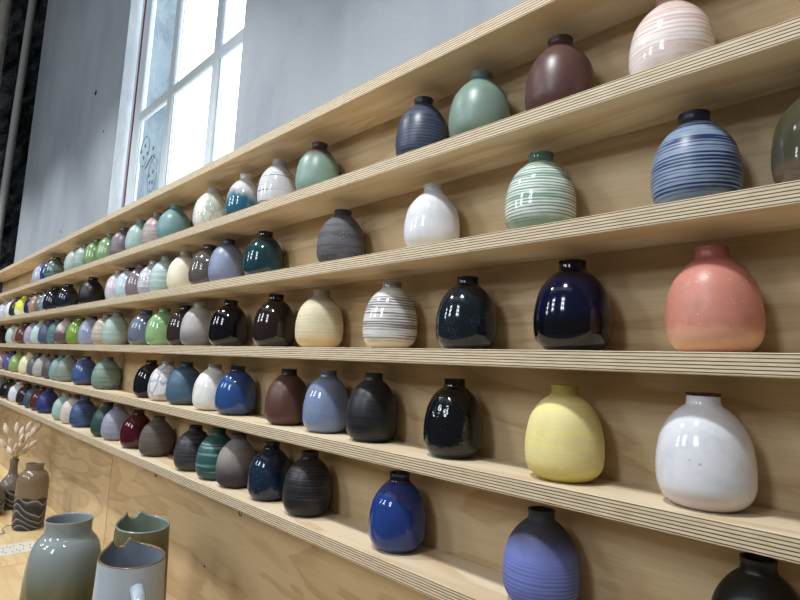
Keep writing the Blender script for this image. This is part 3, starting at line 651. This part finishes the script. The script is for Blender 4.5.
# jugs with a raised pinched spout
def jug(loc, H, R, ang, mo, mi, label, rim_m, hoff=-0.22):
    r = empty('jug', loc)
    def rise(a):
        d = (a - ang + pi) % (2 * pi) - pi
        k = abs(d)
        pk = 0.27
        up = 0.007 * (0.5 + 0.5 * cos(d))
        if k < pk: tip = 0.013 * (k / pk) ** 3 - 0.002 * (1 - (k / pk) ** 2)
        else: tip = 0.013 * math.exp(-(k - pk) / 0.28)
        return up + tip
    def out(a):
        d = (a - ang + pi) % (2 * pi) - pi
        return 0.12 * math.exp(-(d / 0.20) ** 2) + 0.03 * math.exp(-((abs(d) - 0.27) / 0.12) ** 2)
    def shell(levels, seg=96):
        bm = bmesh.new(); rings = []
        for rr, hh in levels:
            if rr <= 0: rings.append([bm.verts.new((0, 0, hh * H))]); continue
            ring = []
            for k in range(seg):
                a = 2 * pi * k / seg
                w = max(0.0, (hh - 0.55) / 0.45)
                rad = R * rr * (1 + out(a) * w ** 3)
                ring.append(bm.verts.new((rad * cos(a), rad * sin(a), hh * H + rise(a) * w ** 2)))
            rings.append(ring)
        for r0, r1 in zip(rings, rings[1:]):
            for k in range(seg):
                k2 = (k + 1) % seg
                if len(r1) == 1: bm.faces.new((r0[k], r0[k2], r1[0]))
                elif len(r0) == 1: bm.faces.new((r0[0], r1[k2], r1[k]))
                else: bm.faces.new((r0[k], r0[k2], r1[k2], r1[k]))
        return bm
    hs = [i / 30 for i in range(31)]
    rad = lambda h: 1.14 - 0.18 * h ** 1.1 - 0.10 * max(0, 0.04 - h) / 0.04
    obj('body', shell([(0, 0.012), (0.9, 0.012), (0.94, 0.0)] + [(rad(h), h) for h in hs]), mo, r, True)
    obj('inside_glaze', shell([(rad(1) - 0.07, 0.995)] + [(rad(h) - 0.075, h) for h in reversed(hs[3:-1])] + [(0, 0.08)]), mi, r, True)
    obj('rim', shell([(rad(1) + 0.001, 0.997), (rad(1) - 0.012, 1.007), (rad(1) - 0.055, 1.007), (rad(1) - 0.071, 0.994)]), rim_m, r, True)
    bm = bmesh.new()
    ha = ang + pi + hoff
    pts = []
    for k in range(17):
        t = k / 16
        z = H * (0.895 - 0.50 * t)
        rr = R * (0.93 + 0.08 * (1 - t)) + 0.046 * sin(pi * min(1, t * 1.03)) ** 0.55
        pts.append((rr * cos(ha), rr * sin(ha), z + 0.010 * sin(pi * t)))
    add_tube(bm, pts, [0.0115 - 0.002 * sin(pi * k / 16) for k in range(17)], 14)
    obj('handle', bm, mo, r, True)
    tag(r, label, 'jug')
    return r
MJ = grad_glaze('pale_blue_grey_glaze', [(0.0, '8f9fae'), (0.5, '9dadba'), (1.0, 'a8b4bf')], H=0.31)
MJI = plain('slate_inside_glaze', '7b8795', 0.15)
MJR = plain('toasted_rim', '6d5a48', 0.25)
jug((-1.066, 0.391, ZT + 0.0003), 0.308, 0.0575, 3.21, MJ, MJI, 'pale blue-grey glazed jug with pinched spout, nearest the camera at the bottom edge', MJR)
MO = grad_glaze('olive_brown_glaze', [(0.0, '3f3018'), (0.5, '4a3d1e'), (0.85, '585228'), (1.0, '66654a')], H=0.30)
MOI = plain('sage_inside_glaze', '7d8a7c', 0.15)
MOR = plain('grey_green_rim', '7e8a82', 0.2)
jug((-1.282, 0.486, ZT + 0.0003), 0.299, 0.057, 3.20, MO, MOI, 'olive-brown glazed jug with pinched spout, behind the pale blue-grey jug', MOR, -0.6)

# dipped "hills" pottery
def hills(name, H, top, dark, k=7.0, cut=0.5):
    q = NT(name)
    tc = q.n('ShaderNodeTexCoord'); sp = q.n('ShaderNodeSeparateXYZ'); q.t.links.new(tc.outputs['Object'], sp.inputs[0])
    h = q.math('DIVIDE', sp.outputs[2], H)
    n = q.noise(q.coord((1, 1, 0.55), (2, 1, 0)), 17.0, 0.0)
    w = q.math('ADD', q.math('MULTIPLY', h, k), q.math('MULTIPLY', n, 3.6))
    fr = q.math('FRACT', w)
    line = q.math('MULTIPLY', q.step(fr, 0.80, 0.93), q.step(fr, 0.985, 1.0, True))
    line = q.math('ADD', line, q.math('MULTIPLY', q.step(fr, 0.45, 0.85), 0.22), clamp=True)
    low = q.mix(line, hexc(dark), hexc('8d8d92'))
    n2 = q.noise(q.coord((1, 1, 0.2), (5, 2, 0)), 22.0, 1.0)
    hb = q.math('ADD', h, q.math('MULTIPLY', q.math('SUBTRACT', n2, 0.5), 0.12))
    spk = q.noise(q.coord((1, 1, 1)), 200.0, 2.0)
    tp = q.mix(spk, hexc(top), [x * 0.6 for x in hexc(top)[:3]] + [1])
    col = q.mix(q.step(hb, cut - 0.015, cut + 0.02), low, tp)
    return q.fin(col, 0.16, 0.5)
def potlathe(name, loc, H, R, body, neck, mat, label, inner):
    r = empty(name, loc)
    pb = smooth_prof(body, 36); bm = bmesh.new()
    add_lathe(bm, [(0, 0.002), (body[0][1] * 0.85 * R, 0.002), (body[0][1] * 0.9 * R, 0)] + [(q[1] * R, q[0] * H) for q in pb], 48); obj('body', bm, mat, r, True)
    pn = smooth_prof(neck, 20); bm = bmesh.new()
    add_lathe(bm, [(q[1] * R, q[0] * H) for q in pn] + [(0, (neck[-1][0] - 0.02) * H)], 40); obj('neck', bm, mat, r, True)
    return tag(r, label, 'vase')
potlathe('bottle_vase', (-2.532, 0.532, ZT + 0.0003), 0.238, 0.054,
         [(0, 0.86), (0.02, 0.93), (0.10, 0.98), (0.35, 1.0), (0.60, 1.0), (0.74, 0.97), (0.82, 0.88), (0.87, 0.74), (0.895, 0.60)],
         [(0.89, 0.61), (0.91, 0.565), (0.95, 0.56), (0.985, 0.59), (1.0, 0.575), (0.99, 0.53), (0.95, 0.50), (0.86, 0.50)],
         hills('hills_glaze', 0.238, '8a7864', '1f232a', 9.5, 0.50), 'tall beige vase with dark hill pattern on its lower half, on the far table', None)
potlathe('bottle_vase', (-2.885, 0.528, ZT + 0.0003), 0.203, 0.050,
         [(0, 0.80), (0.02, 0.88), (0.10, 0.97), (0.28, 1.0), (0.44, 0.93), (0.56, 0.74), (0.64, 0.50), (0.69, 0.37), (0.73, 0.325)],
         [(0.725, 0.33), (0.80, 0.30), (0.92, 0.30), (0.985, 0.33), (1.0, 0.31), (0.98, 0.27), (0.88, 0.24), (0.75, 0.22)],
         hills('hills_glaze_b', 0.203, '80756a', '23252b', 8.0, 0.40), 'narrow-necked dark-dipped bottle vase holding dried bunny-tail grass', None)
potlathe('round_vase', (-2.800, 0.440, ZT + 0.0003), 0.135, 0.058,
         [(0, 0.70), (0.02, 0.80), (0.12, 0.94), (0.34, 1.0), (0.56, 0.95), (0.74, 0.80), (0.86, 0.58), (0.92, 0.42)],
         [(0.915, 0.425), (0.94, 0.38), (0.97, 0.385), (0.99, 0.40), (1.0, 0.38), (0.98, 0.34), (0.93, 0.32), (0.85, 0.32)],
         hills('hills_glaze_c', 0.135, '6b635a', '22242a', 7.0, 0.50), 'low round dark-dipped vase cut by the left edge of the photo', None)

# dried bunny-tail grass
HEADS = [(-2.884,0.491,-0.344),(-2.886,0.48,-0.402),(-2.883,0.499,-0.391),(-2.88,0.514,-0.437),(-2.879,0.521,-0.337),(-2.876,0.536,-0.375),(-2.874,0.548,-0.359),(-2.875,0.543,-0.409),(-2.872,0.555,-0.325),(-2.87,0.568,-0.384),(-2.872,0.559,-0.426),(-2.869,0.572,-0.351),(-2.865,0.593,-0.347),(-2.867,0.585,-0.406),(-2.879,0.519,-0.412),(-2.869,0.571,-0.439),(-2.864,0.596,-0.338)]
B0 = Vector((-2.885, 0.528, ZT + 0.203 - 0.010))
for k, hd in enumerate(HEADS):
    hd = Vector(hd) + Vector(((-0.045, 0.0, 0.045)[k % 3], 0, 0))
    a0 = 2 * pi * k / len(HEADS); rr = 0.0085 * (0.35 + 0.6 * ((k * 7) % 5) / 5)
    b0 = B0 + Vector((rr * cos(a0), rr * sin(a0), 0))
    r = empty('bunny_tail_grass', b0)
    v = hd - b0
    d = v.normalized()
    L = 0.050
    tip = v + d * L * 0.5; bot = v - d * L * 0.5
    if bot.length < 0.012 or bot.dot(d) < 0.008: bot = d * 0.012
    bm = bmesh.new(); add_tube(bm, [(0, 0, 0), tuple(bot * 0.5 + Vector((0, 0, 0.004))), tuple(bot * 1.02)], 0.0011, 6); obj('stem', bm, M_STRAW, r, True)
    bm = bmesh.new()
    pts, rd = [], []
    for j in range(11):
        t = j / 10
        pts.append(tuple(bot + (tip - bot) * t)); rd.append(0.0006 + 0.0108 * sin(pi * t) ** 0.6 * (1.05 - 0.35 * t))
    add_tube(bm, pts, rd, 12)
    for vv in bm.verts: vv.co += Vector((random.uniform(-1, 1), random.uniform(-1, 1), random.uniform(-1, 1))) * 0.0008
    obj('seed_head', bm, M_FLUFF, r, True)
    tag(r, 'fluffy cream bunny-tail grass stem bunched in the narrow-necked bottle vase', 'dried grass', 'bunny-tail stems in the bottle vase')

# card with rows of ticks, and a bent wire, lying on the far table
r = empty('marked_card', (-2.293, 0.40, ZT + 0.0003))
box('card', -0.058, 0.058, -0.13, 0.115, 0, 0.0008, M_PAPER, r)
bm = bmesh.new()
for i in range(2):
    for j in range(12):
        x = -0.026 + i * 0.052; y = -0.118 + j * 0.0195
        for sx in (-1, 1):
            if (i * 5 + j * 3 + sx) % 4 == 0: continue
            add_box(bm, x + sx * 0.008 - 0.0065, x + sx * 0.008 + 0.0065, y + sx * 0.003 - 0.0011, y + sx * 0.003 + 0.0011, 0.0008, 0.0011)
obj('tick_marks', bm, M_INK, r)
tag(r, 'white card strip with rows of small dark ticks on the far table', 'card')
bm = bmesh.new()
add_tube(bm, [(-2.49, 0.435, 0.002), (-2.50, 0.455, 0.002), (-2.535, 0.452, 0.006), (-2.566, 0.470, 0.010), (-2.572, 0.488, 0.0065), (-2.56, 0.505, 0.002)], 0.0012, 8)
bmesh.ops.translate(bm, verts=bm.verts[:], vec=(0, 0, ZT))
tag(obj('bent_wire', bm, M_WIRE, smooth=True), 'thin bent wire lying on the table left of the hill-patterned vase', 'wire')

# ------------------------------------------------------------------ light
def area(name, loc, target, sx, sy, power, col, shape='RECTANGLE'):
    l = bpy.data.lights.new(name, 'AREA'); l.shape = shape; l.size = sx
    if shape == 'RECTANGLE': l.size_y = sy
    l.energy = power; l.color = col
    o = bpy.data.objects.new(name, l); link(o); o.location = loc
    o.rotation_euler = (Vector(target) - Vector(loc)).to_track_quat('-Z', 'Y').to_euler()
    return o
# row of ceiling lamps along the shelves; leftmost added to lift wall shade
for x in LAMPX:
    l = bpy.data.lights.new('ceiling_lamp', 'SPOT'); l.energy = LAMPW * (4.0 if x > -2.0 else 3.1); l.color = LAMPC
    l.shadow_soft_size = 0.07; l.spot_size = math.radians(100); l.spot_blend = 1.0
    o = bpy.data.objects.new('ceiling_lamp', l); link(o); o.location = (x, -0.12, 1.33)
    o.rotation_euler = (Vector((x, 0.60, -0.15)) - o.location).to_track_quat('-Z', 'Y').to_euler()
# panes of the tall windows across the room
for cx in (-0.35, -2.0, -3.6):
    for k in range(3):
        for e in (-0.12, 0.12):
            area('far_window_pane', (cx + e, -2.1, 0.98 + 0.33 * k), (cx, 0.6, 0.0), 0.15, 0.20, PANEW, (0.84, 0.92, 1.0))
# unseen fill light added high up to even out the plaster
area('plaster_fill', (-1.8, -2.4, 3.9), (-1.8, 0.7, 1.2), 6.0, 1.0, FILLW, (0.90, 0.95, 1.0))

w = bpy.data.worlds.new('sky_and_room'); SC.world = w; w.use_nodes = True
t = w.node_tree; t.nodes.clear()
wo = t.nodes.new('ShaderNodeOutputWorld'); bg = t.nodes.new('ShaderNodeBackground')
tc = t.nodes.new('ShaderNodeTexCoord'); sp = t.nodes.new('ShaderNodeSeparateXYZ')
mr = t.nodes.new('ShaderNodeMapRange'); mr.interpolation_type = 'SMOOTHSTEP'
mr.inputs[1].default_value = 0.05; mr.inputs[2].default_value = 0.25
mx = t.nodes.new('ShaderNodeMix'); mx.data_type = 'RGBA'
mx.inputs[6].default_value = (AMB[0], AMB[1], AMB[2], 1); mx.inputs[7].default_value = (4.2, 4.5, 4.8, 1)
t.links.new(tc.outputs['Generated'], sp.inputs[0]); t.links.new(sp.outputs[1], mr.inputs[0])
t.links.new(mr.outputs[0], mx.inputs[0]); t.links.new(mx.outputs[2], bg.inputs[0]); t.links.new(bg.outputs[0], wo.inputs[0])

# ------------------------------------------------------------------ camera
cam = bpy.data.cameras.new('camera'); co = bpy.data.objects.new('camera', cam); link(co)
cam.sensor_width = 36.0; cam.lens = 36.0 * 555.0 / 800.0; cam.clip_start = 0.01
Rv = Vector((0.69531042, 0.71723902, 0.04595223)); Uv = Vector((0.05379934, -0.11569905, 0.99182628)); Fv = Vector((-0.71669313, 0.68715495, 0.11903374))
co.matrix_world = Matrix(((Rv.x, Uv.x, -Fv.x, 0), (Rv.y, Uv.y, -Fv.y, 0), (Rv.z, Uv.z, -Fv.z, 0), (0, 0, 0, 1)))
SC.camera = co
vs = SC.view_settings
vs.view_transform = 'Standard'; vs.look = 'None'; vs.gamma = 1.0; vs.use_curve_mapping = False
vs.exposure = EXPO
SC.cycles.use_denoising = True
